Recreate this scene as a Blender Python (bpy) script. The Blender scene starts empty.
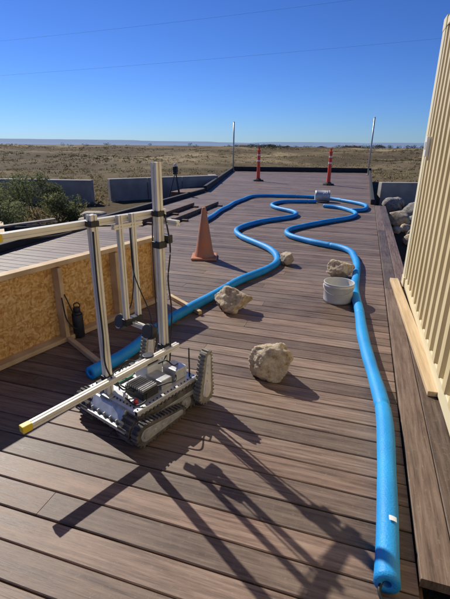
import bpy, bmesh, math, random
from mathutils import Vector, Matrix, noise
random.seed(7)
scene=bpy.context.scene
COL=scene.collection
rad=math.radians

# ---------------------------------------------------------------- materials
def mat(name, col, rough=0.6, metal=0.0, var=0.0, vscale=8.0, col2=None, bump=0.0, bscale=40.0, spec=0.5, stretch=(1,1,1), detail=5):
    m=bpy.data.materials.new(name); m.use_nodes=True
    nt=m.node_tree; b=nt.nodes["Principled BSDF"]
    b.inputs["Roughness"].default_value=rough; b.inputs["Metallic"].default_value=metal
    b.inputs["Specular IOR Level"].default_value=spec
    b.inputs["Base Color"].default_value=(*col,1)
    tc=nt.nodes.new("ShaderNodeTexCoord"); mp=nt.nodes.new("ShaderNodeMapping")
    mp.inputs["Scale"].default_value=stretch
    nt.links.new(tc.outputs["Object"],mp.inputs[0])
    if var>0 or col2:
        n=nt.nodes.new("ShaderNodeTexNoise"); n.inputs["Scale"].default_value=vscale; n.inputs["Detail"].default_value=detail
        nt.links.new(mp.outputs[0],n.inputs["Vector"])
        r=nt.nodes.new("ShaderNodeValToRGB")
        c2=col2 if col2 else tuple(min(1,c*(1+var)) for c in col)
        c1=col if col2 else tuple(c*(1-var) for c in col)
        r.color_ramp.elements[0].color=(*c1,1); r.color_ramp.elements[1].color=(*c2,1)
        r.color_ramp.elements[0].position=0.35; r.color_ramp.elements[1].position=0.65
        nt.links.new(n.outputs[0],r.inputs[0]); nt.links.new(r.outputs[0],b.inputs["Base Color"])
    if bump>0:
        n2=nt.nodes.new("ShaderNodeTexNoise"); n2.inputs["Scale"].default_value=bscale; n2.inputs["Detail"].default_value=4
        nt.links.new(mp.outputs[0],n2.inputs["Vector"])
        bp=nt.nodes.new("ShaderNodeBump"); bp.inputs["Strength"].default_value=bump; bp.inputs["Distance"].default_value=0.01
        nt.links.new(n2.outputs[0],bp.inputs["Height"]); nt.links.new(bp.outputs[0],b.inputs["Normal"])
    return m

M_alu=mat("aluminium",(0.72,0.71,0.68),0.42,0.55,0.12,12,bump=0.04)
M_white=mat("white_extrusion",(0.78,0.74,0.64),0.42,0.1,0.07,10)
M_metal=mat("machined_plate",(0.50,0.50,0.49),0.4,0.5,0.2,20,bump=0.08)
M_black=mat("black_plastic",(0.018,0.018,0.02),0.5,0,0.2,20)
M_rubber=mat("rubber",(0.035,0.033,0.032),0.8,0,0.35,30,bump=0.3)
M_track=mat("dusty_track",(0.055,0.05,0.045),0.85,0,0,25,col2=(0.15,0.13,0.11),bump=0.4)
M_flip=mat("dusty_flipper",(0.20,0.18,0.14),0.7,0,0,18,col2=(0.32,0.29,0.23),bump=0.2)
M_wplast=mat("white_plastic",(0.72,0.72,0.70),0.4,0,0.06,10)
M_yel=mat("yellow_cap",(0.75,0.55,0.03),0.45,0,0.05,10)
M_green=mat("green_board",(0.03,0.16,0.07),0.5,0,0.3,60)
M_red=mat("red_switch",(0.6,0.03,0.02),0.4)
M_noodle=mat("blue_foam",(0.008,0.25,0.60),0.5,0,0,3,col2=(0.018,0.34,0.73),bump=0.3,bscale=120,spec=0.45)
M_foamend=mat("foam_core",(0.01,0.15,0.38),0.8)
M_pine=mat("pine_lumber",(0.50,0.33,0.16),0.7,0,0,6,col2=(0.68,0.49,0.27),bump=0.2,bscale=30)
M_plank=mat("pine_plank",(0.50,0.35,0.18),0.7,0,0,1.0,col2=(0.66,0.49,0.29),bump=0.3,bscale=2,stretch=(40,2.5,20))
M_cone=mat("dusty_orange_cone",(0.56,0.19,0.075),0.8,0,0,6,col2=(0.38,0.20,0.13),bump=0.3,bscale=50)
M_orange=mat("orange_plastic",(0.80,0.07,0.02),0.5,0,0.06,8)
M_refl=mat("reflective_white",(0.82,0.82,0.8),0.35)
M_conc=mat("concrete",(0.27,0.245,0.21),0.9,0,0,2.5,col2=(0.38,0.35,0.30),bump=0.4,bscale=20)
M_galv=mat("galvanised_steel",(0.50,0.50,0.48),0.42,0.3,0.1,6)
M_bucket=mat("bucket_plastic",(0.54,0.54,0.52),0.45,0,0.10,6)
M_cream2=mat("cream_paint_post",(0.74,0.64,0.40),0.5,0,0.05,4)
M_dark=mat("dark_rubber_curb",(0.022,0.021,0.021),0.8,0,0.3,6,bump=0.3)
M_brown=mat("weathered_beam",(0.14,0.08,0.05),0.75,0,0.3,8,bump=0.3)
M_greywood=mat("grey_weathered_lumber",(0.20,0.17,0.14),0.8,0,0,7,col2=(0.36,0.31,0.25),bump=0.3)
M_bag=mat("sandbag_cloth",(0.50,0.42,0.30),0.9,0,0.15,20,bump=0.5,bscale=80)
M_wire=mat("wire",(0.12,0.18,0.28),0.6)

def m_container():
    m=bpy.data.materials.new("cream_paint"); m.use_nodes=True; nt=m.node_tree; b=nt.nodes["Principled BSDF"]; L=nt.links.new
    b.inputs["Roughness"].default_value=0.48
    tc=nt.nodes.new("ShaderNodeTexCoord")
    n=nt.nodes.new("ShaderNodeTexNoise"); n.inputs["Scale"].default_value=1.6; n.inputs["Detail"].default_value=7; L(tc.outputs["Object"],n.inputs["Vector"])
    r=nt.nodes.new("ShaderNodeValToRGB"); e=r.color_ramp.elements
    e[0].position=0.35; e[0].color=(0.62,0.49,0.25,1); e[1].position=0.65; e[1].color=(0.70,0.57,0.32,1); L(n.outputs[0],r.inputs[0])
    mp=nt.nodes.new("ShaderNodeMapping"); mp.inputs["Scale"].default_value=(14,14,0.7); L(tc.outputs["Object"],mp.inputs[0])
    n2=nt.nodes.new("ShaderNodeTexNoise"); n2.inputs["Scale"].default_value=1; n2.inputs["Detail"].default_value=6; n2.inputs["Roughness"].default_value=0.7; L(mp.outputs[0],n2.inputs["Vector"])
    sx=nt.nodes.new("ShaderNodeSeparateXYZ"); L(tc.outputs["Object"],sx.inputs[0])
    mr=nt.nodes.new("ShaderNodeMapRange"); mr.inputs[1].default_value=0.0; mr.inputs[2].default_value=1.1; mr.inputs[3].default_value=0.34; mr.inputs[4].default_value=0.10; L(sx.outputs[2],mr.inputs[0])
    r2=nt.nodes.new("ShaderNodeValToRGB"); r2.color_ramp.elements[0].position=0.42; r2.color_ramp.elements[1].position=0.68; L(n2.outputs[0],r2.inputs[0])
    mu=nt.nodes.new("ShaderNodeMath"); mu.operation='MULTIPLY'; L(r2.outputs[0],mu.inputs[0]); L(mr.outputs[0],mu.inputs[1])
    mx=nt.nodes.new("ShaderNodeMixRGB"); L(mu.outputs[0],mx.inputs[0]); L(r.outputs[0],mx.inputs[1]); mx.inputs[2].default_value=(0.32,0.23,0.14,1)
    L(mx.outputs[0],b.inputs["Base Color"])
    n3=nt.nodes.new("ShaderNodeTexNoise"); n3.inputs["Scale"].default_value=3; L(tc.outputs["Object"],n3.inputs["Vector"])
    bp=nt.nodes.new("ShaderNodeBump"); bp.inputs["Strength"].default_value=0.3; bp.inputs["Distance"].default_value=0.02; L(n3.outputs[0],bp.inputs["Height"]); L(bp.outputs[0],b.inputs["Normal"])
    return m
M_cream=m_container()

def m_rock(name,c1,c2,c3):
    m=bpy.data.materials.new(name); m.use_nodes=True; nt=m.node_tree; b=nt.nodes["Principled BSDF"]
    b.inputs["Roughness"].default_value=0.9; b.inputs["Specular IOR Level"].default_value=0.2
    tc=nt.nodes.new("ShaderNodeTexCoord")
    n=nt.nodes.new("ShaderNodeTexNoise"); n.inputs["Scale"].default_value=13; n.inputs["Detail"].default_value=9; n.inputs["Roughness"].default_value=0.78
    nt.links.new(tc.outputs["Object"],n.inputs["Vector"])
    r=nt.nodes.new("ShaderNodeValToRGB"); e=r.color_ramp.elements
    e[0].position=0.36; e[0].color=(*c1,1); e[1].position=0.62; e[1].color=(*c3,1)
    k=e.new(0.47); k.color=(*c2,1)
    nt.links.new(n.outputs[0],r.inputs[0]); nt.links.new(r.outputs[0],b.inputs["Base Color"])
    n2=nt.nodes.new("ShaderNodeTexNoise"); n2.inputs["Scale"].default_value=38; n2.inputs["Detail"].default_value=8; n2.inputs["Roughness"].default_value=0.7
    nt.links.new(tc.outputs["Object"],n2.inputs["Vector"])
    bp=nt.nodes.new("ShaderNodeBump"); bp.inputs["Strength"].default_value=0.9; bp.inputs["Distance"].default_value=0.02
    nt.links.new(n2.outputs[0],bp.inputs["Height"]); nt.links.new(bp.outputs[0],b.inputs["Normal"])
    return m
M_rock=m_rock("limestone",(0.26,0.17,0.095),(0.52,0.41,0.27),(0.70,0.60,0.45))
M_rockg=m_rock("grey_stone",(0.13,0.12,0.11),(0.27,0.25,0.22),(0.42,0.39,0.34))

def m_osb():
    m=bpy.data.materials.new("osb_board"); m.use_nodes=True; nt=m.node_tree; b=nt.nodes["Principled BSDF"]
    b.inputs["Roughness"].default_value=0.75
    tc=nt.nodes.new("ShaderNodeTexCoord")
    nz=nt.nodes.new("ShaderNodeTexNoise"); nz.inputs["Scale"].default_value=9
    ad=nt.nodes.new("ShaderNodeMixRGB"); ad.blend_type='ADD'; ad.inputs[0].default_value=0.10
    nt.links.new(tc.outputs["Object"],nz.inputs["Vector"]); nt.links.new(tc.outputs["Object"],ad.inputs[1]); nt.links.new(nz.outputs["Color"],ad.inputs[2])
    def layer(sc):
        mp=nt.nodes.new("ShaderNodeMapping"); mp.inputs["Scale"].default_value=sc; nt.links.new(ad.outputs[0],mp.inputs[0])
        v=nt.nodes.new("ShaderNodeTexVoronoi"); v.inputs["Scale"].default_value=1.0; nt.links.new(mp.outputs[0],v.inputs["Vector"])
        s=nt.nodes.new("ShaderNodeSeparateColor"); nt.links.new(v.outputs["Color"],s.inputs[0]); return s.outputs[0]
    a=layer((30,26,66)); c=layer((40,70,30))
    mm=nt.nodes.new("ShaderNodeMath"); mm.operation='ADD'; nt.links.new(a,mm.inputs[0]); nt.links.new(c,mm.inputs[1])
    hf=nt.nodes.new("ShaderNodeMath"); hf.operation='MULTIPLY'; hf.inputs[1].default_value=0.5; nt.links.new(mm.outputs[0],hf.inputs[0])
    r=nt.nodes.new("ShaderNodeValToRGB"); e=r.color_ramp.elements
    e[0].position=0.1; e[0].color=(0.42,0.20,0.05,1); e[1].position=0.9; e[1].color=(0.80,0.54,0.24,1)
    k=e.new(0.5); k.color=(0.64,0.36,0.105,1)
    nt.links.new(hf.outputs[0],r.inputs[0]); nt.links.new(r.outputs[0],b.inputs["Base Color"])
    return m
M_osb=m_osb()

def m_deck(name,dark=1.0,axis=0):
    m=bpy.data.materials.new(name); m.use_nodes=True; nt=m.node_tree; b=nt.nodes["Principled BSDF"]
    L=nt.links.new
    b.inputs["Specular IOR Level"].default_value=0.4
    tc=nt.nodes.new("ShaderNodeTexCoord")
    at=nt.nodes.new("ShaderNodeAttribute"); at.attribute_name="bcol"
    add=nt.nodes.new("ShaderNodeVectorMath"); add.operation='MULTIPLY_ADD'
    L(at.outputs["Color"],add.inputs[0]); add.inputs[1].default_value=(37,37,37); L(tc.outputs["Object"],add.inputs[2])
    def nz(scale,st,det=4,ro=0.6):
        mp=nt.nodes.new("ShaderNodeMapping"); mp.inputs["Scale"].default_value=st if axis==0 else (st[1],st[0],st[2])
        L(add.outputs[0],mp.inputs[0])
        n=nt.nodes.new("ShaderNodeTexNoise"); n.inputs["Scale"].default_value=scale; n.inputs["Detail"].default_value=det; n.inputs["Roughness"].default_value=ro
        L(mp.outputs[0],n.inputs["Vector"]); return n
    g=nz(1.0,(3.0,55,10),6,0.7)
    r=nt.nodes.new("ShaderNodeValToRGB"); e=r.color_ramp.elements
    c1=(0.080*dark,0.051*dark,0.036*dark,1); c2=(0.285*dark,0.209*dark,0.155*dark,1)
    e[0].position=0.33; e[0].color=c1; e[1].position=0.70; e[1].color=c2
    k=e.new(0.5); k.color=(0.178*dark,0.122*dark,0.087*dark,1)
    L(g.outputs[0],r.inputs[0])
    sp=nt.nodes.new("ShaderNodeSeparateColor"); L(at.outputs["Color"],sp.inputs[0])
    mr=nt.nodes.new("ShaderNodeMapRange"); mr.inputs[3].default_value=0.64; mr.inputs[4].default_value=1.30
    L(sp.outputs[0],mr.inputs[0])
    hs=nt.nodes.new("ShaderNodeVectorMath"); hs.operation='SCALE'
    L(r.outputs[0],hs.inputs[0]); L(mr.outputs[0],hs.inputs["Scale"])
    # some boards redder than others
    hm=nt.nodes.new("ShaderNodeMath"); hm.operation='MULTIPLY'; hm.inputs[1].default_value=0.55; L(sp.outputs[1],hm.inputs[0])
    tint=nt.nodes.new("ShaderNodeMixRGB"); tint.blend_type='MULTIPLY'; tint.inputs[2].default_value=(1.0,0.84,0.76,1)
    L(hm.outputs[0],tint.inputs[0]); L(hs.outputs[0],tint.inputs[1])
    n3=nt.nodes.new("ShaderNodeTexNoise"); n3.inputs["Scale"].default_value=1.3; n3.inputs["Detail"].default_value=8; n3.inputs["Roughness"].default_value=0.65
    L(tc.outputs["Object"],n3.inputs["Vector"])
    r3=nt.nodes.new("ShaderNodeValToRGB"); r3.color_ramp.elements[0].position=0.44; r3.color_ramp.elements[1].position=0.74
    r3.color_ramp.elements[0].color=(0,0,0,1); r3.color_ramp.elements[1].color=(0.45,0.45,0.45,1)
    L(n3.outputs[0],r3.inputs[0])
    mx=nt.nodes.new("ShaderNodeMixRGB"); L(r3.outputs[0],mx.inputs[0]); L(tint.outputs[0],mx.inputs[1]); mx.inputs[2].default_value=(0.29,0.225,0.165,1)
    n6=nt.nodes.new("ShaderNodeTexNoise"); n6.inputs["Scale"].default_value=42; n6.inputs["Detail"].default_value=5; n6.inputs["Roughness"].default_value=0.8
    L(tc.outputs["Object"],n6.inputs["Vector"])
    r6=nt.nodes.new("ShaderNodeValToRGB"); r6.color_ramp.elements[0].position=0.58; r6.color_ramp.elements[1].position=0.72; r6.color_ramp.elements[1].color=(0.5,0.5,0.5,1)
    L(n6.outputs[0],r6.inputs[0])
    mx6=nt.nodes.new("ShaderNodeMixRGB"); L(r6.outputs[0],mx6.inputs[0]); L(mx.outputs[0],mx6.inputs[1]); mx6.inputs[2].default_value=(0.36,0.285,0.21,1)
    L(mx6.outputs[0],b.inputs["Base Color"])
    rr=nt.nodes.new("ShaderNodeMapRange"); rr.inputs[3].default_value=0.40; rr.inputs[4].default_value=0.70
    L(g.outputs[0],rr.inputs[0]); L(rr.outputs[0],b.inputs["Roughness"])
    g2=nz(1.0,(6,160,20),3,0.6)
    bp=nt.nodes.new("ShaderNodeBump"); bp.inputs["Strength"].default_value=0.4; bp.inputs["Distance"].default_value=0.004
    L(g2.outputs[0],bp.inputs["Height"]); L(bp.outputs[0],b.inputs["Normal"])
    return m
M_deck=m_deck("composite_decking")
M_deckL=m_deck("composite_trim",0.8,1)

# ---------------------------------------------------------------- mesh helpers
def obj(name, bm, m, parent=None, smooth=False, bevel=0.0, loc=None, rotz=None):
    me=bpy.data.meshes.new(name); bm.normal_update(); bm.to_mesh(me); bm.free()
    o=bpy.data.objects.new(name,me); COL.objects.link(o)
    for mm in (m if isinstance(m,(list,tuple)) else [m]): me.materials.append(mm)
    if smooth:
        for p in me.polygons: p.use_smooth=True
    if bevel>0:
        b=o.modifiers.new("b",'BEVEL'); b.width=bevel; b.segments=2; b.limit_method='ANGLE'
    if parent: o.parent=parent
    if loc: o.location=loc
    if rotz is not None: o.rotation_euler=(0,0,rotz)
    return o
def empty(name,loc=(0,0,0),rotz=0):
    e=bpy.data.objects.new(name,None); COL.objects.link(e); e.location=loc; e.rotation_euler=(0,0,rotz); e.empty_display_size=0.1; return e
def abox(bm,c,s,rot=None,mi=0):
    mtx=Matrix.Translation(c)@(rot if rot else Matrix())@Matrix.Diagonal((s[0],s[1],s[2],1))
    r=bmesh.ops.create_cube(bm,size=1,matrix=mtx)
    fs=set(f for v in r['verts'] for f in v.link_faces)
    for f in fs: f.material_index=mi
    return r['verts']
def acyl(bm,c,r1,r2,h,seg=24,rot=None,mi=0,caps=True):
    mtx=Matrix.Translation(c)@(rot if rot else Matrix())
    r=bmesh.ops.create_cone(bm,cap_ends=caps,segments=seg,radius1=r1,radius2=r2,depth=h,matrix=mtx)
    for f in set(f for v in r['verts'] for f in v.link_faces): f.material_index=mi
    return r['verts']
RX=lambda a:Matrix.Rotation(rad(a),4,'X'); RY=lambda a:Matrix.Rotation(rad(a),4,'Y'); RZ=lambda a:Matrix.Rotation(rad(a),4,'Z')
def box(name,c,s,m,parent=None,rot=None,bevel=0.004):
    bm=bmesh.new(); abox(bm,c,s,rot); return obj(name,bm,m,parent,bevel=bevel)
def cyl(name,c,r1,r2,h,m,parent=None,rot=None,seg=24,bevel=0):
    bm=bmesh.new(); acyl(bm,c,r1,r2,h,seg,rot); o=obj(name,bm,m,parent,bevel=bevel)
    for p in o.data.polygons: p.use_smooth=len(p.vertices)==4
    return o
def catmull(pts,n=10):
    P=[Vector(p) for p in pts]; P=[P[0]*2-P[1]]+P+[P[-1]*2-P[-2]]; out=[]
    for i in range(1,len(P)-2):
        a,b,c,d=P[i-1],P[i],P[i+1],P[i+2]
        for k in range(n):
            t=k/n
            out.append(0.5*((2*b)+(c-a)*t+(2*a-5*b+4*c-d)*t*t+(-a+3*b-3*c+d)*t**3))
    out.append(P[-2]); return out
def tube(bm,path,rf,seg=14,cap=True):
    rings=[]; up=Vector((0,0,1)); acc=0
    for i,p in enumerate(path):
        t=(path[min(i+1,len(path)-1)]-path[max(i-1,0)]).normalized()
        s=t.cross(up)
        if s.length<0.1: s=t.cross(Vector((1,0,0)))
        s.normalize(); n=s.cross(t)
        if i: acc+=(p-path[i-1]).length
        r=rf(acc) if callable(rf) else rf
        rings.append([bm.verts.new(p+(s*math.cos(2*math.pi*k/seg)+n*math.sin(2*math.pi*k/seg))*r) for k in range(seg)])
    for a,b in zip(rings,rings[1:]):
        for k in range(seg): bm.faces.new((a[k],a[(k+1)%seg],b[(k+1)%seg],b[k]))
    if cap: bm.faces.new(rings[0][::-1]); bm.faces.new(rings[-1])
    return rings
def cable(name,pts,r,m,parent=None,n=8):
    bm=bmesh.new(); tube(bm,catmull(pts,n),r,8); return obj(name,bm,m,parent,smooth=True)

# ---------------------------------------------------------------- deck
def board(bm,lay,x0,x1,y0,y1,zt,th,along=0):
    ch=0.004
    if along==0: prof=[(y0,zt-th),(y1,zt-th),(y1,zt-ch),(y1-ch,zt),(y0+ch,zt),(y0,zt-ch)]; A=[bm.verts.new((x0,p[0],p[1])) for p in prof]; B=[bm.verts.new((x1,p[0],p[1])) for p in prof]
    else: prof=[(x0,zt-th),(x1,zt-th),(x1,zt-ch),(x1-ch,zt),(x0+ch,zt),(x0,zt-ch)]; A=[bm.verts.new((p[0],y0,p[1])) for p in prof]; B=[bm.verts.new((p[0],y1,p[1])) for p in prof]
    fs=[]
    for k in range(6): fs.append(bm.faces.new((A[k],A[(k+1)%6],B[(k+1)%6],B[k])))
    fs.append(bm.faces.new(A[::-1])); fs.append(bm.faces.new(B))
    c=(random.random(),random.random(),random.random(),1)
    for f in fs:
        for l in f.loops: l[lay]=c
deck=empty("wooden_deck")
bm=bmesh.new(); lay=bm.loops.layers.float_color.new("bcol")
y=-1.2; k=0
while y<27.4:
    xl=-5.2 if y<14 else -5.2-(y-14)*0.215
    xr=0.385
    if y>25.2: xl=max(xl,-7.5+(y-25.2)/0.26)
    if xl<xr-0.2:
        joints=[]; x=xr-[1.2,2.9,2.1,3.7][k%4]-random.uniform(0,0.5)
        while x>xl+0.4: joints.append(x); x-=3.66
        xs=[xr]+joints+[xl]
        for a,b in zip(xs,xs[1:]): board(bm,lay,b+0.0015,a-0.0015,y,y+0.139,random.uniform(-0.0012,0.0012),0.026)
    y+=0.1455; k+=1
bmesh.ops.recalc_face_normals(bm,faces=bm.faces)
obj("deck_boards",bm,M_deck,deck)
bm=bmesh.new(); lay=bm.loops.layers.float_color.new("bcol")
for yy in ((1.33,5.0),(5.004,8.7),(8.704,12.4)):
    board(bm,lay,0.392,0.53,yy[0],yy[1],0.022,0.045,1)
    board(bm,lay,0.534,0.672,yy[0],yy[1],0.020,0.045,1)
bmesh.ops.recalc_face_normals(bm,faces=bm.faces)
obj("trim_boards",bm,M_deckL,deck)
bm=bmesh.new()
abox(bm,(-2.4,6.4,-0.17),(5.5,15.3,0.2)); abox(bm,(-3.2,19.5,-0.17),(6.6,10.8,0.2))
for yy in range(0,27): abox(bm,(0.36,yy+0.3,-0.25),(0.1,0.1,0.4))
obj("joist_frame",bm,M_brown,deck)
curb=empty("black_edge_curb")
def curbseg(name,a,b,w=0.11,h=0.12):
    a=Vector(a);b=Vector(b);d=b-a
    bm=bmesh.new(); abox(bm,((a+b)/2)+Vector((0,0,h/2+0.003)),(d.length,w,h),Matrix.Rotation(math.atan2(d.y,d.x),4,'Z')); obj(name,bm,M_dark,curb,bevel=0.015)
curbseg("left_run_1",(-5.15,1.0,0),(-5.15,7.4,0)); curbseg("left_run_2",(-5.15,7.42,0),(-5.15,13.9,0))
curbseg("left_run_3",(-5.15,14.0,0),(-7.5,25.1,0),0.11,0.2); curbseg("far_run",(-7.5,25.25,0),(0.4,27.3,0),0.12,0.26)
curbseg("right_run",(0.33,12.7,0),(0.33,27.1,0),0.1,0.14)
bs=empty("timber_beam",(-3.72,8.2,0)); 
box("beam_body",(0,1.4,0.05),(0.09,2.9,0.09),M_brown,bs); 
for i,yy in enumerate((0.2,1.4,2.6)): box("foot_%d"%i,(0.14,yy,0.02),(0.18,0.09,0.034),M_brown,bs)
bs=empty("timber_beam",(-4.25,7.6,0)); box("beam_body",(0,1.5,0.05),(0.09,3.0,0.09),M_brown,bs)
for i,yy in enumerate((0.2,1.5,2.8)): box("foot_%d"%i,(0.14,yy,0.02),(0.18,0.09,0.034),M_brown,bs)

# ---------------------------------------------------------------- foam noodles
def noodle(name,pts,R=0.048,seglen=1.55,off=0.6):
    par=empty(name)
    path=catmull([(p[0],p[1],R+0.002) for p in pts],14)
    ph=random.random()*10
    def rf(s):
        u=((s+off)/seglen)%1.0; d=min(u,1-u)*seglen
        return R*(1-0.16*math.exp(-(d/0.012)**2)+0.03*math.sin(s*5+ph)+0.02*math.sin(s*13+ph)+0.015*noise.noise(Vector((s*9,ph,0))))
    dense=[path[0]]
    for a,b in zip(path,path[1:]):
        n=max(1,int((b-a).length/0.014))
        for i in range(1,n+1): dense.append(a.lerp(b,i/n))
    tot=0; outp=[]
    for i,q in enumerate(dense):
        if i: tot+=(q-dense[i-1]).length
        outp.append(q+Vector((0.010*math.sin(tot*4+ph)+0.012*noise.noise(Vector((tot*1.4,ph,3))),0.010*math.cos(tot*3.1+ph),0.0)))
    bm=bmesh.new(); rings=tube(bm,outp,rf,16,cap=False)
    for rg,sgn in ((rings[0],-1),(rings[-1],1)):
        c=sum((v.co for v in rg),Vector())/len(rg)
        inner=[bm.verts.new(c+(v.co-c)*0.35) for v in rg]; n=len(rg)
        t=(outp[1]-outp[0]) if sgn<0 else (outp[-1]-outp[-2]); t.normalize(); t*=sgn
        deep=[bm.verts.new(v.co-t*0.05) for v in inner]
        for k in range(n):
            bm.faces.new((rg[k],rg[(k+1)%n],inner[(k+1)%n],inner[k])); f=bm.faces.new((inner[k],inner[(k+1)%n],deep[(k+1)%n],deep[k])); f.material_index=1
        f=bm.faces.new(deep); f.material_index=1
    bmesh.ops.recalc_face_normals(bm,faces=bm.faces)
    obj("foam_tube",bm,[M_noodle,M_foamend],par,smooth=True)
    return par
nA=[(-1.70,2.20),(-1.61,2.63),(-1.57,3.19),(-1.46,3.79),(-1.30,4.52),(-1.06,5.25),(-1.03,5.74),(-1.26,6.34),(-1.93,7.09),(-2.18,7.76),(-1.96,8.65),(-1.46,9.50),(-1.46,10.2),(-2.08,10.85),(-2.25,11.4),(-2.0,12.1),(-1.2,12.4)]
nB=[(0.255,1.25),(0.285,1.60),(0.29,1.93),(0.27,2.37),(0.23,2.85),(0.15,3.62),(0.07,4.53),(0.05,5.4),(0.03,6.17),(-0.14,6.74),(-0.73,7.12),(-1.18,7.55),(-1.2,8.12),(-0.75,8.98),(-0.18,9.9),(-0.08,10.62),(-0.45,11.35),(-0.9,11.6)]
nC=[(-3.08,8.35),(-3.16,9.3),(-3.24,10.24),(-3.28,12.0),(-3.05,13.1),(-1.80,13.45),(-0.9,13.3),(-0.27,12.72),(0.14,12.1),(0.12,11.3),(-0.2,11.0)]
pA=noodle("pool_noodle",nA,off=0.9); pB=noodle("pool_noodle",nB,off=0.35); pC=noodle("pool_noodle",nC,off=0.2)
bm=bmesh.new(); vs=[]
for i in range(5):
    a=rad(60+i*9)
    for j in range(2): vs.append(bm.verts.new((0.278+0.053*math.cos(a),1.50+j*0.026,0.05+0.0535*math.sin(a))))
for i in range(4): bm.faces.new((vs[2*i],vs[2*i+1],vs[2*i+3],vs[2*i+2]))
obj("label",bm,M_refl,pB)
cable("tether_cord",[(0.25,1.27,0.05),(0.235,1.22,0.03),(0.26,1.19,0.012),(0.31,1.2,0.01),(0.33,1.15,0.01)],0.007,M_black,pB)

# ---------------------------------------------------------------- rocks
def rock(name,loc,s,seed,m=M_rock,rotz=0.0,sub=4,cuts=12,sink=0.25):
    rnd=random.Random(seed); bm=bmesh.new(); bmesh.ops.create_icosphere(bm,subdivisions=sub,radius=1)
    pl=[]
    for _ in range(cuts):
        n=Vector((rnd.gauss(0,1),rnd.gauss(0,1),rnd.gauss(0,0.8))).normalized(); pl.append((n,rnd.uniform(0.58,0.85)))
    o3=Vector((seed*3.7,seed*1.3,seed*2.1))
    for v in bm.verts:
        p=v.co.copy()
        for n,d in pl:
            e=p.dot(n)-d
            if e>0: p-=n*e*0.96
        q=1+0.12*noise.noise(p*1.6+o3)+0.09*noise.noise(p*4+o3)+0.05*noise.noise(p*10+o3)+0.02*noise.noise(p*22+o3)
        p*=q
        v.co=Vector((p.x*s[0],p.y*s[1],p.z*s[2]))
    zmin=min(v.co.z for v in bm.verts)
    for v in bm.verts:
        v.co.z-=zmin+sink*s[2]
        if v.co.z<0: v.co.z=0.001
    return obj(name,bm,m,None,smooth=True,loc=loc,rotz=rotz)
rock("limestone_rock",(-0.49,2.68,0.002),(0.18,0.158,0.165),3,rotz=0.3,sub=5,cuts=14,sink=0.35)
rock("limestone_rock",(-1.13,3.83,0.002),(0.225,0.165,0.145),11,rotz=-0.25,sub=5)
rock("limestone_rock",(-0.88,5.72,0.002),(0.12,0.10,0.115),5)
rock("limestone_rock",(-0.14,5.36,0.002),(0.19,0.14,0.14),8,rotz=0.5,sub=5)

# ---------------------------------------------------------------- bucket
def bucket(name,loc,R,H,m):
    e=empty(name,loc)
    bm=bmesh.new()
    prof=[(0,0.004),(R*0.93,0.004),(R*0.95,0.0),(R*0.96,H*0.1),(R*0.985,H*0.82),(R*1.01,H*0.83),(R*1.01,H*0.87),(R,H*0.88),(R*1.005,H*0.97),(R*1.02,H*0.975),(R*1.02,H),(R*0.97,H),(R*0.965,H*0.97),(R*0.90,0.02),(0,0.02)]
    n=40; rings=[]
    for (r,z) in prof:
        rings.append([bm.verts.new((r*math.cos(2*math.pi*k/n),r*math.sin(2*math.pi*k/n),z)) for k in range(n)] if r>0 else [bm.verts.new((0,0,z))])
    for a,b in zip(rings,rings[1:]):
        for k in range(n):
            if len(a)==1: bm.faces.new((a[0],b[(k+1)%n],b[k]))
            elif len(b)==1: bm.faces.new((a[k],a[(k+1)%n],b[0]))
            else: bm.faces.new((a[k],a[(k+1)%n],b[(k+1)%n],b[k]))
    bmesh.ops.recalc_face_normals(bm,faces=bm.faces)
    obj("bucket_body",bm,m,e,smooth=True)
    pts=[(R*1.03*math.cos(a),-R*1.04*abs(math.sin(a))-0.004,H*0.85-0.35*H*abs(math.sin(a))) for a in [math.pi*i/12 for i in range(13)]]
    cable("wire_handle",pts,0.0025,M_galv,e,4)
    return e
b1=bucket("bucket",(-0.115,4.45,0.002),0.158,0.215,M_bucket)
b2=bucket("bucket",(-1.28,12.75,0.17),0.16,0.42,M_galv); b2.rotation_euler=(0,rad(90),rad(10))

# ---------------------------------------------------------------- cone
tc=empty("traffic_cone",(-2.10,5.66,0.003),0.3)
bm=bmesh.new(); abox(bm,(0,0,0.018),(0.37,0.37,0.034)); obj("base",bm,M_cone,tc,bevel=0.012)
bm=bmesh.new(); 
prof=[(0.150,0.034),(0.142,0.06),(0.125,0.12),(0.030,0.72),(0.024,0.735),(0.016,0.735)]
n=32; rg=[[bm.verts.new((r*math.cos(2*math.pi*k/n),r*math.sin(2*math.pi*k/n),z)) for k in range(n)] for r,z in prof]
for a,b in zip(rg,rg[1:]):
    for k in range(n): bm.faces.new((a[k],a[(k+1)%n],b[(k+1)%n],b[k]))
bm.faces.new(rg[-1]); obj("cone_body",bm,M_cone,tc,smooth=True)

# ---------------------------------------------------------------- delineators
for loc in ((-4.46,18.99,0.003),(-1.34,18.3,0.003)):
    e=empty("channelizer_post",loc,random.random())
    bm=bmesh.new(); acyl(bm,(0,0,0.03),0.25,0.23,0.06,8); acyl(bm,(0,0,0.085),0.14,0.11,0.05,8); obj("rubber_base",bm,M_rubber,e,bevel=0.01)
    bm=bmesh.new(); acyl(bm,(0,0,0.67),0.080,0.058,1.16,20); acyl(bm,(0,0,1.27),0.078,0.078,0.05,20); acyl(bm,(0,0,1.34),0.03,0.04,0.10,12)
    acyl(bm,(0,0,1.40),0.055,0.055,0.03,16); obj("post_body",bm,M_orange,e)
    bm=bmesh.new(); acyl(bm,(0,0,1.10),0.0680,0.0660,0.06,20); acyl(bm,(0,0,0.86),0.0735,0.0715,0.06,20); obj("reflective_band",bm,M_refl,e)

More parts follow.
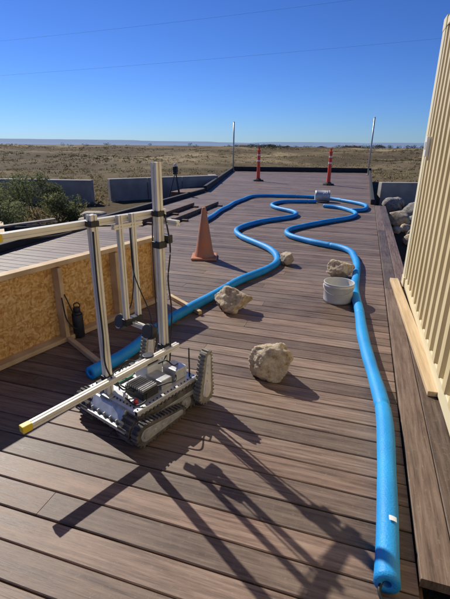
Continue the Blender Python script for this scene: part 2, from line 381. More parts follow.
for loc,h in (((-7.42,25.05,0.0),2.7),((0.22,25.1,0.0),2.9)):
    e=empty("metal_pole",loc); cyl("shaft",(0,0,h/2),0.04,0.04,h,M_galv,e); cyl("cap",(0,0,h+0.01),0.048,0.03,0.03,M_galv,e); box("flange",(0,0,0.012),(0.2,0.2,0.018),M_galv,e)

# ---------------------------------------------------------------- OSB barrier
ow=empty("osb_barrier_wall",(-2.60,1.50,0),math.atan2(1.70,0.47)-math.pi/2)
Lw=2.43; Hw=0.67
box("osb_sheet",(-0.052,Lw/2,Hw/2+0.01),(0.012,Lw-0.02,Hw-0.03),M_osb,ow,bevel=0)
box("top_rail",(-0.02,Lw/2,Hw+0.005),(0.09,Lw,0.04),M_pine,ow)
box("bottom_rail",(-0.0,Lw/2,0.022),(0.09,Lw,0.038),M_pine,ow)
for i,yy in enumerate((0.02,0.62,1.24,1.85,Lw-0.02)): box("stud_%d"%i,(-0.003,yy,Hw/2+0.005),(0.085,0.038,Hw-0.055),M_pine,ow)
for i,yy in enumerate((1.12,2.40)):
    box("brace_foot_%d"%i,(0.34,yy+0.04,0.024),(0.60,0.04,0.04),M_pine,ow,rot=RZ(-15 if i==0 else -20))
cable("hanging_strap",[(0.045,1.25,0.42),(0.06,1.28,0.3),(0.055,1.33,0.14),(0.07,1.30,0.10),(0.05,1.24,0.2),(0.045,1.22,0.40)],0.005,M_black,ow)
th=empty("thermos_bottle",(-2.20,2.79,0.003))
cyl("bottle_body",(0,0,0.105),0.046,0.046,0.21,M_black,th,bevel=0.006); cyl("shoulder",(0,0,0.222),0.046,0.028,0.024,M_black,th); cyl("lid",(0,0,0.252),0.031,0.029,0.036,M_black,th,bevel=0.003)
cable("carry_loop",[(0.02,0,0.26),(0.03,0.01,0.29),(0,0.02,0.305),(-0.03,0.01,0.29),(-0.02,0,0.26)],0.005,M_black,th)

# ---------------------------------------------------------------- extrusion profile
def extr(bm,p0,p1,w=0.04,g=0.28,d=0.18):
    a=Vector(p0); b=Vector(p1); t=(b-a); t.normalize()
    up=Vector((0,0,1)) if abs(t.z)<0.9 else Vector((0,1,0))
    s=t.cross(up).normalized(); n=s.cross(t)
    h=w/2; q=w*g/2; dd=w*d
    side=[(-h,-h),(-q,-h),(-q,-h+dd),(q,-h+dd),(q,-h)]
    prof=[]
    for k in range(4):
        c,si=math.cos(k*math.pi/2),math.sin(k*math.pi/2)
        prof+=[(x*c-y*si,x*si+y*c) for x,y in side]
    A=[bm.verts.new(a+s*x+n*y) for x,y in prof]; B=[bm.verts.new(b+s*x+n*y) for x,y in prof]
    N=len(prof)
    for k in range(N): bm.faces.new((A[k],A[(k+1)%N],B[(k+1)%N],B[k]))
    bm.faces.new(A[::-1]); bm.faces.new(B)
def beam(name,p0,p1,w,m,parent):
    bm=bmesh.new(); extr(bm,p0,p1,w); bmesh.ops.recalc_face_normals(bm,faces=bm.faces); return obj(name,bm,m,parent)

# ---------------------------------------------------------------- tracked robot
rb=empty("tracked_robot",(-1.16,2.03,0.002),rad(-20))
def stadium(bm,cx,w,pa,pb,ra,rbb,mi=0,seg=14):
    pa=Vector((0,pa[0],pa[1])); pb=Vector((0,pb[0],pb[1])); d=pb-pa; ang=math.atan2(d.z,d.y)
    pts=[]
    for i in range(seg+1):
        a=ang+math.pi/2+math.pi*i/seg; pts.append((pa.y+ra*math.cos(a),pa.z+ra*math.sin(a)))
    for i in range(seg+1):
        a=ang-math.pi/2+math.pi*i/seg; pts.append((pb.y+rbb*math.cos(a),pb.z+rbb*math.sin(a)))
    A=[bm.verts.new((cx-w/2,p[0],p[1])) for p in pts]; B=[bm.verts.new((cx+w/2,p[0],p[1])) for p in pts]; N=len(pts)
    for k in range(N):
        f=bm.faces.new((A[k],A[(k+1)%N],B[(k+1)%N],B[k])); f.material_index=mi
    for f in (bm.faces.new(A[::-1]),bm.faces.new(B)): f.material_index=mi
    return pts
def treads(bm,cx,w,pts,step=0.03,h=0.012,mi=0):
    N=len(pts); acc=0; nxt=0
    for k in range(N):
        a=Vector(pts[k]); b=Vector(pts[(k+1)%N]); L=(b-a).length; d=(b-a)/max(L,1e-6)
        while nxt<=acc+L:
            q=a+d*(nxt-acc); ang=math.degrees(math.atan2(d.y,d.x))
            nrm=Vector((d.y,-d.x)); q2=q+nrm*h*0.5
            abox(bm,(cx,q2.x,q2.y),(w*1.0,0.013,h),RX(ang),mi); nxt+=step
        acc+=L
for sx,nm in ((-1,"left"),(1,"right")):
    bm=bmesh.new()
    pts=stadium(bm,sx*0.185,0.085,(-0.255,0.085),(0.255,0.085),0.073,0.073); treads(bm,sx*0.185,0.09,pts)
    bmesh.ops.recalc_face_normals(bm,faces=bm.faces); obj("track_"+nm,bm,M_track,rb)
    bm=bmesh.new()
    for yy in (-0.255,-0.13,0,0.13,0.255):
        r=0.058 if abs(yy)>0.2 else 0.045
        acyl(bm,(sx*0.228,yy,0.085 if abs(yy)>.2 else 0.062),r,r,0.012,20,RY(90)); acyl(bm,(sx*0.236,yy,0.085 if abs(yy)>.2 else 0.062),r*0.4,r*0.35,0.012,12,RY(90))
    abox(bm,(sx*0.229,0,0.11),(0.010,0.40,0.03))
    obj("road_wheels_"+nm,bm,M_metal,rb,bevel=0.002)
    bm=bmesh.new(); pts=stadium(bm,sx*0.262,0.05,(0.265,0.085),(0.285,0.345),0.066,0.030); treads(bm,sx*0.262,0.052,pts,0.026,0.009)
    bmesh.ops.recalc_face_normals(bm,faces=bm.faces); obj("flipper_far_"+nm,bm,M_flip,rb)
    bm=bmesh.new(); stadium(bm,sx*0.262,0.058,(0.265,0.10),(0.284,0.335),0.040,0.018); 
    stadium(bm,sx*0.262,0.064,(0.265,0.085),(0.270,0.15),0.026,0.02)
    for t_ in (0.18,0.235,0.29): acyl(bm,(sx*0.262,0.265+0.0724*(t_-0.085),t_),0.010,0.010,0.068,12,RY(90))
    bmesh.ops.recalc_face_normals(bm,faces=bm.faces); obj("flipper_plate_far_"+nm,bm,M_alu,rb,bevel=0.002)
    bm=bmesh.new(); pts=stadium(bm,sx*0.268,0.045,(0.03,0.075),(-0.255,0.085),0.030,0.066); treads(bm,sx*0.268,0.047,pts,0.026,0.009)
    bmesh.ops.recalc_face_normals(bm,faces=bm.faces); obj("flipper_near_"+nm,bm,M_track,rb)
    bm=bmesh.new(); stadium(bm,sx*0.268,0.052,(0.02,0.077),(-0.255,0.085),0.018,0.040)
    acyl(bm,(sx*0.268,-0.255,0.085),0.022,0.022,0.062,16,RY(90))
    for t_ in (-0.06,-0.13,-0.19): acyl(bm,(sx*0.268,t_,0.08),0.011,0.011,0.060,12,RY(90))
    bmesh.ops.recalc_face_normals(bm,faces=bm.faces); obj("flipper_plate_near_"+nm,bm,M_metal,rb,bevel=0.002)
bm=bmesh.new()
hv=[(-0.135,-0.30,0.05),(0.135,-0.30,0.05),(0.135,0.29,0.05),(-0.135,0.29,0.05),(-0.14,-0.31,0.13),(0.14,-0.31,0.13),(0.14,0.30,0.13),(-0.14,0.30,0.13),(-0.14,-0.27,0.185),(0.14,-0.27,0.185),(0.14,0.27,0.185),(-0.14,0.27,0.185)]
V=[bm.verts.new(v) for v in hv]
for f in ((0,3,2,1),(0,1,5,4),(1,2,6,5),(2,3,7,6),(3,0,4,7),(4,5,9,8),(5,6,10,9),(6,7,11,10),(7,4,8,11),(8,9,10,11)): bm.faces.new([V[i] for i in f])
obj("hull",bm,M_metal,rb,bevel=0.006)
bm=bmesh.new(); abox(bm,(0,0,0.193),(0.44,0.50,0.010))
for sx in (-1,1): abox(bm,(sx*0.218,0,0.178),(0.006,0.50,0.036))
abox(bm,(0,-0.252,0.178),(0.40,0.006,0.036))
obj("top_plate",bm,M_alu,rb,bevel=0.003)
bm=bmesh.new()
for ix in range(-7,8):
    for iy in (-0.235,0.235): acyl(bm,(ix*0.029,iy,0.2),0.0045,0.0045,0.006,8)
for iy in range(-7,8):
    for ix in (-0.207,0.207): acyl(bm,(ix,iy*0.029,0.2),0.0045,0.0045,0.006,8)
obj("deck_screws",bm,M_black,rb)
bm=bmesh.new()
for i in range(-3,4): abox(bm,(i*0.055,-0.312,0.10),(0.006,0.018,0.07))
abox(bm,(0,-0.325,0.10),(0.40,0.02,0.022))
obj("front_bumper",bm,M_metal,rb,bevel=0.002)
box("controller_box",(0.09,-0.10,0.223),(0.16,0.12,0.05),M_black,rb)
bm=bmesh.new()
for i in range(9): abox(bm,(0.022+i*0.017,-0.10,0.256),(0.005,0.11,0.015))
obj("heat_sink_fins",bm,M_metal,rb)
box("battery_pack",(0.10,0.03,0.228),(0.14,0.09,0.06),M_metal,rb)
box("computer_case",(-0.02,0.06,0.250),(0.12,0.13,0.10),M_wplast,rb,bevel=0.008)
box("computer_lid",(-0.02,0.06,0.306),(0.09,0.09,0.010),M_black,rb)
cyl("lidar_puck",(-0.02,0.06,0.330),0.036,0.036,0.035,M_black,rb,bevel=0.004)
box("circuit_board",(-0.13,-0.08,0.207),(0.09,0.14,0.006),M_green,rb)
bm=bmesh.new()
for i in range(10): abox(bm,(-0.13+random.uniform(-.035,.035),-0.08+random.uniform(-.055,.055),0.216),(random.uniform(.008,.02),random.uniform(.008,.02),0.012))
obj("board_chips",bm,M_black,rb)
box("radio_module",(-0.14,0.07,0.222),(0.07,0.09,0.045),M_black,rb)
box("power_box",(0.11,0.16,0.238),(0.12,0.10,0.075),M_alu,rb,bevel=0.006)
box("terminal_block",(0.03,-0.21,0.213),(0.10,0.035,0.026),M_wplast,rb)
cyl("stop_button",(0.15,-0.20,0.212),0.012,0.011,0.022,M_red,rb)
box("camera_front",(-0.12,-0.22,0.225),(0.07,0.05,0.05),M_black,rb); cyl("camera_lens",(-0.12,-0.25,0.227),0.016,0.016,0.016,M_metal,rb,rot=RX(90))
cyl("antenna",(0.19,0.21,0.30),0.006,0.004,0.2,M_black,rb)
for i,pts in enumerate(([(0.09,-0.16,0.23),(0.05,-0.2,0.27),(-0.03,-0.16,0.24),(-0.05,-0.05,0.22)],[(0.16,-0.05,0.24),(0.21,0.0,0.26),(0.19,0.08,0.23),(0.16,0.12,0.25)],[(-0.05,-0.22,0.22),(-0.1,-0.16,0.26),(-0.17,-0.08,0.24),(-0.16,0.03,0.24)],[(0.02,0.12,0.25),(0.0,0.2,0.3),(-0.08,0.2,0.25),(-0.16,0.12,0.22)],[(0.05,0.08,0.3),(0.1,0.1,0.33),(0.14,0.12,0.3),(0.12,0.18,0.28)],[(-0.08,0.03,0.28),(-0.13,-0.02,0.30),(-0.15,-0.06,0.25),(-0.12,-0.1,0.215)],[(0.17,-0.13,0.235),(0.2,-0.17,0.22),(0.17,-0.22,0.205),(0.08,-0.215,0.215)])):
    cable("cable_%d"%i,pts,0.0045,M_black,rb)
beam("mast_far",(-0.04,0.22,0.198),(-0.04,0.22,1.49),0.044,M_white,rb)
beam("mast_near",(-0.05,-0.23,0.198),(-0.05,-0.23,1.25),0.040,M_white,rb)
beam("upper_bar",(-0.092,0.32,1.20),(-0.092,-0.69,1.20),0.036,M_white,rb)
beam("upper_cross",(-0.07,0.262,1.155),(0.08,0.262,1.155),0.03,M_white,rb)
beam("lower_bar",(0.005,0.30,0.33),(0.005,-0.73,0.30),0.034,M_white,rb)
box("cap_upper",(-0.092,-0.700,1.20),(0.038,0.06,0.038),M_yel,rb); box("cap_lower",(0.005,-0.755,0.30),(0.038,0.05,0.038),M_yel,rb)
for i,(x,y_,z,s) in enumerate([(-0.04,0.22,1.205,0.056),(-0.04,0.22,1.02,0.066),(-0.05,-0.23,1.205,0.052),(-0.04,0.22,0.34,0.06),(-0.05,-0.23,0.31,0.056)]):
    box("bracket_%d"%i,(x,y_,z),(s,s,s*0.6),M_black,rb,bevel=0.004)
box("foot_plate_far",(-0.04,0.22,0.203),(0.10,0.10,0.008),M_metal,rb); box("foot_plate_near",(-0.05,-0.23,0.203),(0.10,0.08,0.008),M_metal,rb)
box("mast_camera",(-0.04,0.265,1.05),(0.10,0.04,0.05),M_black,rb); cyl("mast_camera_lens",(-0.04,0.29,1.05),0.02,0.02,0.02,M_black,rb,rot=RX(90))
cable("mast_cable_far",[(-0.01,0.245,1.20),(0.01,0.26,1.0),(-0.008,0.25,0.8),(0.012,0.25,0.6),(-0.005,0.25,0.4),(0.03,0.2,0.27),(0.07,0.15,0.26)],0.005,M_black,rb)
cable("mast_cable_far_2",[(-0.07,0.2,1.16),(-0.08,0.2,0.95),(-0.067,0.19,0.7),(-0.075,0.2,0.45),(-0.06,0.15,0.3)],0.004,M_black,rb)
cable("mast_cable_near",[(-0.02,-0.25,1.17),(-0.015,-0.26,0.9),(-0.025,-0.25,0.6),(-0.01,-0.26,0.4),(0.03,-0.2,0.25),(0.05,-0.16,0.24)],0.005,M_black,rb)
cable("bar_cable",[(-0.10,-0.6,1.18),(-0.10,-0.4,1.165),(-0.1,-0.2,1.178),(-0.1,0.0,1.16),(-0.09,0.18,1.17)],0.004,M_black,rb)
beam("hanging_arm_1",(-0.056,-0.055,1.225),(-0.056,-0.055,0.60),0.028,M_white,rb)
beam("hanging_arm_2",(-0.056,0.035,1.225),(-0.056,0.035,0.60),0.028,M_white,rb)
beam("arm_tie_top",(-0.056,-0.10,1.165),(-0.056,0.10,1.165),0.026,M_white,rb)
beam("arm_foot_bar",(-0.13,-0.02,0.585),(0.15,-0.02,0.585),0.026,M_white,rb)
box("arm_clamp",(-0.056,-0.01,0.60),(0.045,0.13,0.04),M_black,rb)
for i,x in enumerate((-0.115,0.125)):
    cyl("round_sensor_%d"%i,(x,-0.045,0.585),0.045,0.045,0.045,M_black,rb,rot=RX(68),bevel=0.006); cyl("sensor_face_%d"%i,(x,-0.07,0.575),0.026,0.026,0.006,M_metal,rb,rot=RX(68))
    cable("sensor_lead_%d"%i,[(x,-0.02,0.62),(x*0.6,0.0,0.70),(-0.03,0.0,0.9),(-0.035,0.0,1.15)],0.0035,M_black,rb)

# ---------------------------------------------------------------- shipping container
sc=empty("shipping_container",(0.585,5.25,0.0),rad(0.8))
CL=6.06; CH=2.75; z0=0.03
bm=bmesh.new()
yy=-0.16; prof=[]
while yy>-CL+0.25:
    prof+=[(0.008,yy),(0.008,yy-0.085),(0.050,yy-0.105),(0.050,yy-0.175)]; yy-=0.205
zs=[z0+0.12+(CH-0.22-z0)*i/16 for i in range(17)]
rows=[[bm.verts.new((x+0.004*noise.noise(Vector((y_*1.5,z*1.5,2)))*(0 if i in (0,16) else 1),y_,z)) for x,y_ in prof] for i,z in enumerate(zs)]
for A,B in zip(rows,rows[1:]):
    for k in range(len(prof)-1): bm.faces.new((A[k],A[k+1],B[k+1],B[k]))
obj("corrugated_side",bm,M_cream,sc)
bm=bmesh.new()
abox(bm,(0.08,-0.078,(CH+z0)/2),(0.16,0.156,CH-z0-0.2)); abox(bm,(0.08,-CL+0.078,(CH+z0)/2),(0.16,0.156,CH-z0-0.2))
obj("corner_posts",bm,M_cream2,sc,bevel=0.012)
bm=bmesh.new()
for y_ in (-0.085,-CL+0.085):
    for z in (z0+0.06,CH-0.05): abox(bm,(0.085,y_,z),(0.18,0.178,0.118))
obj("corner_castings",bm,M_cream2,sc,bevel=0.01)
bm=bmesh.new(); abox(bm,(0.05,-CL/2,z0+0.065),(0.07,CL-0.36,0.12)); abox(bm,(0.04,-CL/2,CH-0.05),(0.07,CL-0.36,0.08)); obj("side_rails",bm,M_cream2,sc,bevel=0.006)
bm=bmesh.new(); abox(bm,(1.25,-CL/2,CH/2+0.03),(2.36,CL-0.06,CH-0.10)); obj("container_body",bm,M_cream,sc)
box("junction_box",(-0.012,-0.36,1.58),(0.04,0.11,0.19),M_wplast,sc); box("junction_label",(-0.034,-0.36,1.59),(0.003,0.07,0.07),M_galv,sc,bevel=0)
pl=box("lumber_plank",(0,0,0),(0.095,2.62,0.038),M_plank,None); pl.location=(0.563,4.02,0.042); pl.rotation_euler=(0,0,rad(2.6))

# ---------------------------------------------------------------- terrain
def sm(a,b,x):
    t=max(0,min(1,(x-a)/(b-a))); return t*t*(3-2*t)
def hgt(x,y):
    r=math.hypot(x,y)
    h=-0.45+0.12*noise.noise(Vector((x*0.25,y*0.25,0)))*sm(6,14,r)
    h+=-3.0*sm(30,80,r)
    a=sm(34,130,r)
    rg=1-abs(noise.noise(Vector((x*0.012+3,y*0.016,1.3))))*2
    h+=a*(rg*2.0-1.0)+a*1.2*noise.noise(Vector((x*0.035,y*0.035,5)))+a*0.6*noise.noise(Vector((x*0.1,y*0.1,7)))
    rg2=1-abs(noise.noise(Vector((x*0.005+9,y*0.005,4.1))))*2
    h+=sm(130,330,r)*(rg2*4.2-2.2)*(1-0.7*sm(450,900,r))
    h+=-9*sm(500,1000,r)-30*sm(1000,5000,r)
    h+=sm(900,1600,r)*(1-sm(4500,7500,r))*12*noise.noise(Vector((x*0.0012,y*0.0012,9)))
    # far mesas on the skyline
    mz=noise.noise(Vector((x*0.00022+4,y*0.00022,6)))
    h+=sm(9000,10500,r)*(1-sm(14000,17000,r))*sm(0.0,0.10,mz)*75
    lim=1.25-r*0.0075
    if 60<r<8000 and h>lim: h=lim+(h-lim)*0.12
    return h
bm=bmesh.new()
NA=420; radii=[0.5]
while radii[-1]<24000: radii.append(radii[-1]*1.042+0.15)
prev=None
cen=bm.verts.new((0,0,-0.45))
for r in radii:
    ring=[]
    for k in range(NA):
        x=r*math.cos(2*math.pi*k/NA); y_=r*math.sin(2*math.pi*k/NA); ring.append(bm.verts.new((x,y_,hgt(x,y_))))
    if prev is None:
        for k in range(NA): bm.faces.new((cen,ring[k],ring[(k+1)%NA]))
    else:
        for k in range(NA): bm.faces.new((prev[k],ring[k],ring[(k+1)%NA],prev[(k+1)%NA]))
    prev=ring
def m_ground():
    m=bpy.data.materials.new("desert_ground"); m.use_nodes=True; nt=m.node_tree; b=nt.nodes["Principled BSDF"]; L=nt.links.new
    b.inputs["Roughness"].default_value=0.95; b.inputs["Specular IOR Level"].default_value=0.1
    tc=nt.nodes.new("ShaderNodeTexCoord")
    def nz(s,d=6,ro=0.6):
        n=nt.nodes.new("ShaderNodeTexNoise"); n.inputs["Scale"].default_value=s; n.inputs["Detail"].default_value=d; n.inputs["Roughness"].default_value=ro
        L(tc.outputs["Object"],n.inputs["Vector"]); return n
    n1=nz(0.022,9,0.62); r1=nt.nodes.new("ShaderNodeValToRGB"); e=r1.color_ramp.elements
    e[0].position=0.43; e[0].color=(0.12,0.085,0.045,1); e[1].position=0.60; e[1].color=(0.40,0.305,0.165,1)
    L(n1.outputs[0],r1.inputs[0])
    n2=nz(0.35,9,0.82); r2=nt.nodes.new("ShaderNodeValToRGB"); r2.color_ramp.elements[0].position=0.46; r2.color_ramp.elements[1].position=0.57
    L(n2.outputs[0],r2.inputs[0])
    mx=nt.nodes.new("ShaderNodeMixRGB"); mul=nt.nodes.new("ShaderNodeMath"); mul.operation='MULTIPLY'; mul.inputs[1].default_value=0.65
    L(r2.outputs[0],mul.inputs[0]); L(mul.outputs[0],mx.inputs[0]); L(r1.outputs[0],mx.inputs[1]); mx.inputs[2].default_value=(0.085,0.075,0.042,1)
    n4=nz(0.006,6,0.6); r4=nt.nodes.new("ShaderNodeValToRGB"); r4.color_ramp.elements[0].position=0.47; r4.color_ramp.elements[1].position=0.54
    L(n4.outputs[0],r4.inputs[0]); m4=nt.nodes.new("ShaderNodeMath"); m4.operation='MULTIPLY'; m4.inputs[1].default_value=0.65; L(r4.outputs[0],m4.inputs[0])
    mx4=nt.nodes.new("ShaderNodeMixRGB"); L(m4.outputs[0],mx4.inputs[0]); L(mx.outputs[0],mx4.inputs[1]); mx4.inputs[2].default_value=(0.105,0.08,0.05,1)
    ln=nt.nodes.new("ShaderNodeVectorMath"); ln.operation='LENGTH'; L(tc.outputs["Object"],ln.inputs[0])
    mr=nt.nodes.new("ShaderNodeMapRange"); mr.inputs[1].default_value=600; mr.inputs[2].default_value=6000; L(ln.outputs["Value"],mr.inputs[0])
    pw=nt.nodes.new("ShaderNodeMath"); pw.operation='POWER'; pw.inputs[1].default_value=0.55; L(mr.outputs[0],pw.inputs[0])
    far=nt.nodes.new("ShaderNodeMixRGB"); L(pw.outputs[0],far.inputs[0]); L(mx4.outputs[0],far.inputs[1]); far.inputs[2].default_value=(0.19,0.27,0.39,1)  # aerial haze painted into the base colour, bluer with distance
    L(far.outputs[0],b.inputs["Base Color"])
    n5=nz(3,8,0.75); bp=nt.nodes.new("ShaderNodeBump"); bp.inputs["Strength"].default_value=1.0; bp.inputs["Distance"].default_value=0.15
    L(n5.outputs[0],bp.inputs["Height"]); L(bp.outputs[0],b.inputs["Normal"])
    return m
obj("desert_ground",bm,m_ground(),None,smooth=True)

# ---------------------------------------------------------------- vegetation
def m_leaf(name,c1,c2):
    m=bpy.data.materials.new(name); m.use_nodes=True; nt=m.node_tree; b=nt.nodes["Principled BSDF"]
    b.inputs["Roughness"].default_value=0.85; b.inputs["Specular IOR Level"].default_value=0.15
    at=nt.nodes.new("ShaderNodeAttribute"); at.attribute_name="vcol"
    mx=nt.nodes.new("ShaderNodeMixRGB"); nt.links.new(at.outputs["Fac"],mx.inputs[0]); mx.inputs[1].default_value=(*c1,1); mx.inputs[2].default_value=(*c2,1)
    nt.links.new(mx.outputs[0],b.inputs["Base Color"])
    tr=nt.nodes.new("ShaderNodeBsdfTranslucent"); nt.links.new(mx.outputs[0],tr.inputs[0])
    ms=nt.nodes.new("ShaderNodeMixShader"); ms.inputs[0].default_value=0.35
    nt.links.new(b.outputs[0],ms.inputs[1]); nt.links.new(tr.outputs[0],ms.inputs[2]); nt.links.new(ms.outputs[0],nt.nodes["Material Output"].inputs[0])
    return m
def leaf(bm,lay,p,s,c,rnd):
    d=Vector((rnd.gauss(0,1),rnd.gauss(0,1),rnd.gauss(0.5,1))).normalized(); q=d.orthogonal().normalized(); q.rotate(Matrix.Rotation(rnd.random()*6.28,3,d))
    a=bm.verts.new(p-q*s*0.35); b=bm.verts.new(p+d*s); cc=bm.verts.new(p+q*s*0.35)
    f=bm.faces.new((a,b,cc))
    for l in f.loops: l[lay]=(c,c,c,1)
rnd=random.Random(4)
bm=bmesh.new(); lay=bm.loops.layers.float_color.new("vcol")
cnt=0
while cnt<12000:
    r=13+ (rnd.random()**1.35)*380
    a=rnd.uniform(-50,44); an=rad(90+17.4+a)
    x=r*math.cos(an); y_=r*math.sin(an)
    if -8.5<x<1.0 and y_<29: continue
    if x>0.5 and y_<9: continue
    if noise.noise(Vector((x*0.022,y_*0.022,4)))*2.2+rnd.uniform(-0.4,0.7)<0: continue
    s=rnd.uniform(0.22,0.55)*(1+r/170); h=hgt(x,y_); tone=min(1,max(0,0.45+1.3*noise.noise(Vector((x*0.02,y_*0.02,11)))+rnd.uniform(-0.35,0.35)))
    nl=26 if r<50 else 9
    for i in range(nl):
        u=rnd.random()*6.28; v=rnd.random()**0.5
        p=Vector((x+math.cos(u)*v*s*0.8,y_+math.sin(u)*v*s*0.8,h+rnd.random()*s*0.4*(1.1-v)))
        leaf(bm,lay,p,s*(0.22 if r<50 else 0.42),min(1,max(0,tone+rnd.uniform(-0.25,0.25))),rnd)
    cnt+=1
obj("desert_scrub",bm,m_leaf("scrub",(0.055,0.058,0.03),(0.33,0.26,0.135)))
bm=bmesh.new(); lay=bm.loops.layers.float_color.new("vcol")
cl=[]
for i in range(52):
    x=rnd.uniform(-11.3,-6.8); y_=8.6+rnd.uniform(-1.2,1.4)+(x+9)*-0.15
    top=0.62 if x<-8.3 else 0.62-(x+8.3)*0.45
    cl.append((Vector((x,y_,-0.3+rnd.random()*(top+0.3))),rnd.uniform(0.22,0.44)))
for c,s in cl:
    tone=rnd.random()
    for i in range(520):
        d=Vector((rnd.gauss(0,1),rnd.gauss(0,1),rnd.gauss(0,1))).normalized()*s*(rnd.random()**0.4)
        p=c+d
        if p.z<-0.45: continue
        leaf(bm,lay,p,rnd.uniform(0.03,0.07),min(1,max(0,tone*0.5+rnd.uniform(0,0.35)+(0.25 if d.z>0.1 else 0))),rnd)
for i in range(60):
    c,s=rnd.choice(cl); tube(bm,catmull([(c.x+rnd.uniform(-.3,.3),c.y,-0.45),(c.x,c.y,c.z-0.1),(c.x+rnd.uniform(-.3,.3),c.y+rnd.uniform(-.3,.3),c.z+s*0.8)],3),0.010,5)
obj("sage_bush",bm,m_leaf("sage_leaf",(0.08,0.095,0.035),(0.27,0.28,0.13)))

# ---------------------------------------------------------------- low concrete walls
def cwall(a,b,z1=0.38,th=0.3):
    a=Vector(a);b=Vector(b);d=b-a;L=d.length
    e=empty("concrete_block_wall",(a.x,a.y,-0.5),math.atan2(d.y,d.x))
    n=max(1,round(L/1.5)); w=L/n
    bm=bmesh.new()
    for i in range(n): abox(bm,((i+0.5)*w,0,(z1+0.5)/2),(w-0.02,th,z1+0.5+random.uniform(-.015,.015)))
    obj("blocks",bm,M_conc,e,bevel=0.02)
cwall((-13.5,11.7,0),(-8.95,13.0,0),0.34); cwall((-8.7,13.6,0),(-5.9,16.9,0),0.34); cwall((-5.9,17.2,0),(-6.3,17.9,0),0.3)
cwall((0.55,15.3,0),(5.5,17.0,0),0.42)
tp=empty("survey_tripod",(-5.75,12.9,-0.42))
for i in range(3):
    a=rad(90+120*i); cable("leg_%d"%i,[(0.34*math.cos(a),0.34*math.sin(a),0),(0.17*math.cos(a),0.17*math.sin(a),0.55),(0.03*math.cos(a),0.03*math.sin(a),1.05)],0.017,M_black,tp,3)
box("tribrach",(0,0,1.08),(0.12,0.12,0.05),M_black,tp); box("instrument",(0,0,1.2),(0.14,0.12,0.18),M_black,tp,bevel=0.02); cyl("prism",(0,0,1.34),0.04,0.04,0.08,M_wplast,tp)
def bag(loc,rz):
    bm=bmesh.new(); bmesh.ops.create_uvsphere(bm,u_segments=24,v_segments=14,radius=1)
    for v in bm.verts:
        v.co=Vector((math.copysign(abs(v.co.x)**0.6,v.co.x)*0.27,math.copysign(abs(v.co.y)**0.7,v.co.y)*0.17,math.copysign(abs(v.co.z)**0.8,v.co.z)*0.075))
        v.co*=1+0.1*noise.noise(v.co*9+Vector(loc))
    obj("sandbag",bm,M_bag,None,smooth=True,loc=loc,rotz=rz)
bag((-5.9,8.25,-0.37),0.3); bag((-5.8,8.35,-0.24),-0.3); bag((-5.85,8.3,-0.10),0.9); bag((-5.75,8.3,0.03),0.2)
ps=empty("pipe_stack",(-6.7,6.5,-0.42),0.35)
k=0
for row,nn in enumerate((4,3,2)):
    for i in range(nn):
        cyl("pipe_%d"%k,(0,(i-(nn-1)/2)*0.165,0.08+row*0.145),0.08,0.08,2.0+0.3*random.random(),M_dark,ps,rot=RY(90)); k+=1
for x in (-0.8,0.8): box("bearer_%d"%(x>0),(x,0,-0.02),(0.09,0.8,0.04),M_pine,ps)
dr=random.Random(12)
lp=empty("scrap_lumber_pile",(-6.05,6.9,-0.42))
for i in range(12):
    bx=box("board_%d"%i,(0,0,0),(dr.uniform(0.9,1.9),dr.uniform(0.09,0.14),0.035),[M_greywood,M_pine,M_greywood][i%3],lp); bx.location=(dr.uniform(-.6,.5),dr.uniform(-.9,.7),0.05+i*0.038); bx.rotation_euler=(dr.uniform(-.05,.05),dr.uniform(-.08,.08),dr.uniform(-0.9,1.3))
rr=random.Random(21)
for i in range(9):
    x=rr.uniform(-7.6,-5.6); y_=rr.uniform(7.4,10.5); s=rr.uniform(0.08,0.18)
    rock("boulder",(x,y_,hgt(x,y_)),(s*1.2,s,s*0.9),70+i,M_rock,rr.random()*3,3,9)
for i in range(16):
    x=rr.uniform(0.7,2.3); y_=rr.uniform(11.6,14.6); s=rr.uniform(0.14,0.30)
    rock("boulder",(x,y_,hgt(x,y_)+rr.uniform(0,0.12)),(s*1.2,s,s*0.9),30+i,M_rockg if i%3 else M_rock,rr.random()*3,3,9,0.1)
for i in range(10):
    x=rr.uniform(0.8,1.6); y_=rr.uniform(7.5,11.5); s=rr.uniform(0.07,0.17)
    rock("boulder",(x,y_,hgt(x,y_)-0.02),(s*1.2,s,s*0.9),50+i,M_rockg if i%2 else M_rock,rr.random()*3,3,9)

# ---------------------------------------------------------------- wires
def wire(name,a,b,sag):
    a=Vector(a);b=Vector(b);d=b-a; a2=a-d*0.9; b2=b+d*0.5; pts=[]
    for i in range(41):
        t=i/40; p=a2.lerp(b2,t); p.z-=sag*(1-(2*t-1)**2)-sag*0.75; pts.append(p)
    bm=bmesh.new(); tube(bm,pts,0.005,6); obj(name,bm,M_wire,None,smooth=True)
wire("overhead_wire",(-22.2,35,7.45),(5.5,43.6,9.84),0.35); wire("overhead_wire",(-21.97,35,10.15),(-2.2,41.2,12.4),0.3)

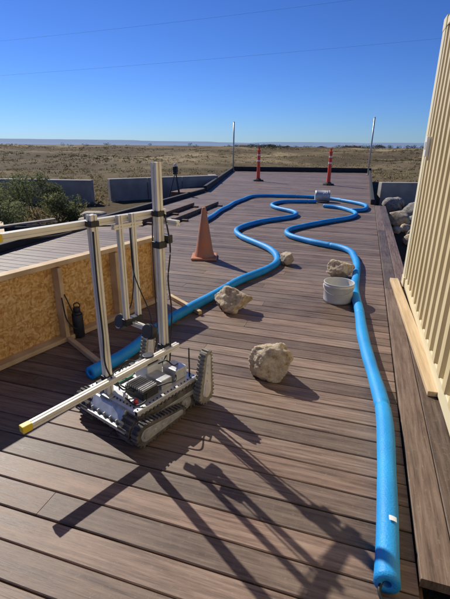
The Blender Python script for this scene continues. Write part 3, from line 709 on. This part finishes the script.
# ---------------------------------------------------------------- distant town
def dirpt(px,dist):
    a=math.atan((px-225)/436.0); an=rad(90+17.4)-a; return dist*math.cos(an),dist*math.sin(an)
M_far1=mat("far_wall",(0.46,0.42,0.38),0.9); M_far2=mat("far_roof",(0.20,0.15,0.13),0.9)
def house(px,dist,w,h,d):
    x,y_=dirpt(px,dist); z=max(hgt(x,y_),-4.6)
    e=empty("distant_house",(x,y_,z-0.5),rr.random()*3)
    box("walls",(0,0,h/2-2),(w,d,h+4),M_far1,e,bevel=0)
    bm=bmesh.new(); v=[bm.verts.new(p) for p in ((-w*.54,-d*.56,h),(w*.54,-d*.56,h),(w*.54,d*.56,h),(-w*.54,d*.56,h),(-w*.5,0,h*1.5),(w*.5,0,h*1.5))]
    for f in ((0,1,5,4),(2,3,4,5),(1,2,5),(3,0,4),(3,2,1,0)): bm.faces.new([v[i] for i in f])
    obj("roof",bm,M_far2,e)
for px in (243,268,285,305,318,341,352,376):
    house(px+rr.uniform(-2,2),rr.uniform(470,620),rr.uniform(7,13),rr.uniform(2.0,2.8),rr.uniform(7,10))
bm=bmesh.new(); lay=bm.loops.layers.float_color.new("vcol")
for i in range(150):
    px=rr.choice([rr.uniform(246,284),rr.uniform(246,284),rr.uniform(230,425),rr.uniform(230,425),rr.uniform(60,425)]); x,y_=dirpt(px,rr.uniform(440,620)); z=max(hgt(x,y_),-4.8); s=rr.uniform(1.3,2.8)
    for j in range(60):
        d=Vector((rr.gauss(0,1),rr.gauss(0,1),rr.gauss(0,1))).normalized()*s*rr.random()**0.4
        leaf(bm,lay,Vector((x,y_,z+s*0.5))+Vector((d.x*1.4,d.y*1.4,d.z*0.9)),s*0.35,rr.random(),rr)
obj("distant_trees",bm,m_leaf("far_tree",(0.03,0.045,0.03),(0.06,0.075,0.045)))

# ---------------------------------------------------------------- light
SUN_AZ=Vector((-0.829,0.559)); EL=38
w=bpy.data.worlds.new("World"); scene.world=w; w.use_nodes=True; nt=w.node_tree
bg=nt.nodes["Background"]; sk=nt.nodes.new("ShaderNodeTexSky"); sk.sky_type='NISHITA'; sk.sun_disc=False
sk.sun_elevation=rad(EL); sk.sun_rotation=math.atan2(SUN_AZ.x,SUN_AZ.y); sk.altitude=1200; sk.air_density=1.0; sk.dust_density=0.15; sk.ozone_density=3.0
def vm(op,a,v=None,s=None):
    n=nt.nodes.new("ShaderNodeVectorMath"); n.operation=op; nt.links.new(a,n.inputs[0])
    if v: n.inputs[1].default_value=v
    if s is not None: n.inputs["Scale"].default_value=s
    return n.outputs[0]
c=vm('MULTIPLY',sk.outputs[0],(0.046,0.066,0.106))
gm=nt.nodes.new("ShaderNodeGamma"); gm.inputs[1].default_value=1.18; nt.links.new(c,gm.inputs[0])
c=vm('SCALE',gm.outputs[0],s=10.0)
nt.links.new(c,bg.inputs[0]); bg.inputs[1].default_value=0.10
ld=bpy.data.lights.new("sun",'SUN'); ld.energy=5.0; ld.angle=rad(0.5); ld.color=(1,0.95,0.87)
so=bpy.data.objects.new("sun",ld); COL.objects.link(so)
sd=Vector((SUN_AZ.x*math.cos(rad(EL)),SUN_AZ.y*math.cos(rad(EL)),math.sin(rad(EL))))
so.rotation_euler=sd.to_track_quat('Z','Y').to_euler(); so.location=sd*20

# ---------------------------------------------------------------- camera
p=rad(20.5); yw=rad(17.4); ro=rad(0.6)
Fh=Vector((-math.sin(yw),math.cos(yw),0)); R0=Vector((math.cos(yw),math.sin(yw),0))
F=Fh*math.cos(p)+Vector((0,0,-math.sin(p))); U0=R0.cross(F)
R=R0*math.cos(ro)+U0*math.sin(ro); U=-R0*math.sin(ro)+U0*math.cos(ro)
cd=bpy.data.cameras.new("camera"); co=bpy.data.objects.new("camera",cd); COL.objects.link(co)
co.matrix_world=Matrix(((R.x,U.x,-F.x,0),(R.y,U.y,-F.y,0),(R.z,U.z,-F.z,1.6),(0,0,0,1)))
cd.sensor_fit='VERTICAL'; cd.sensor_height=24; cd.lens=24*420/599.0; cd.clip_end=60000; cd.clip_start=0.05
scene.camera=co
scene.view_settings.view_transform='Standard'; scene.view_settings.look='None'; scene.view_settings.exposure=0
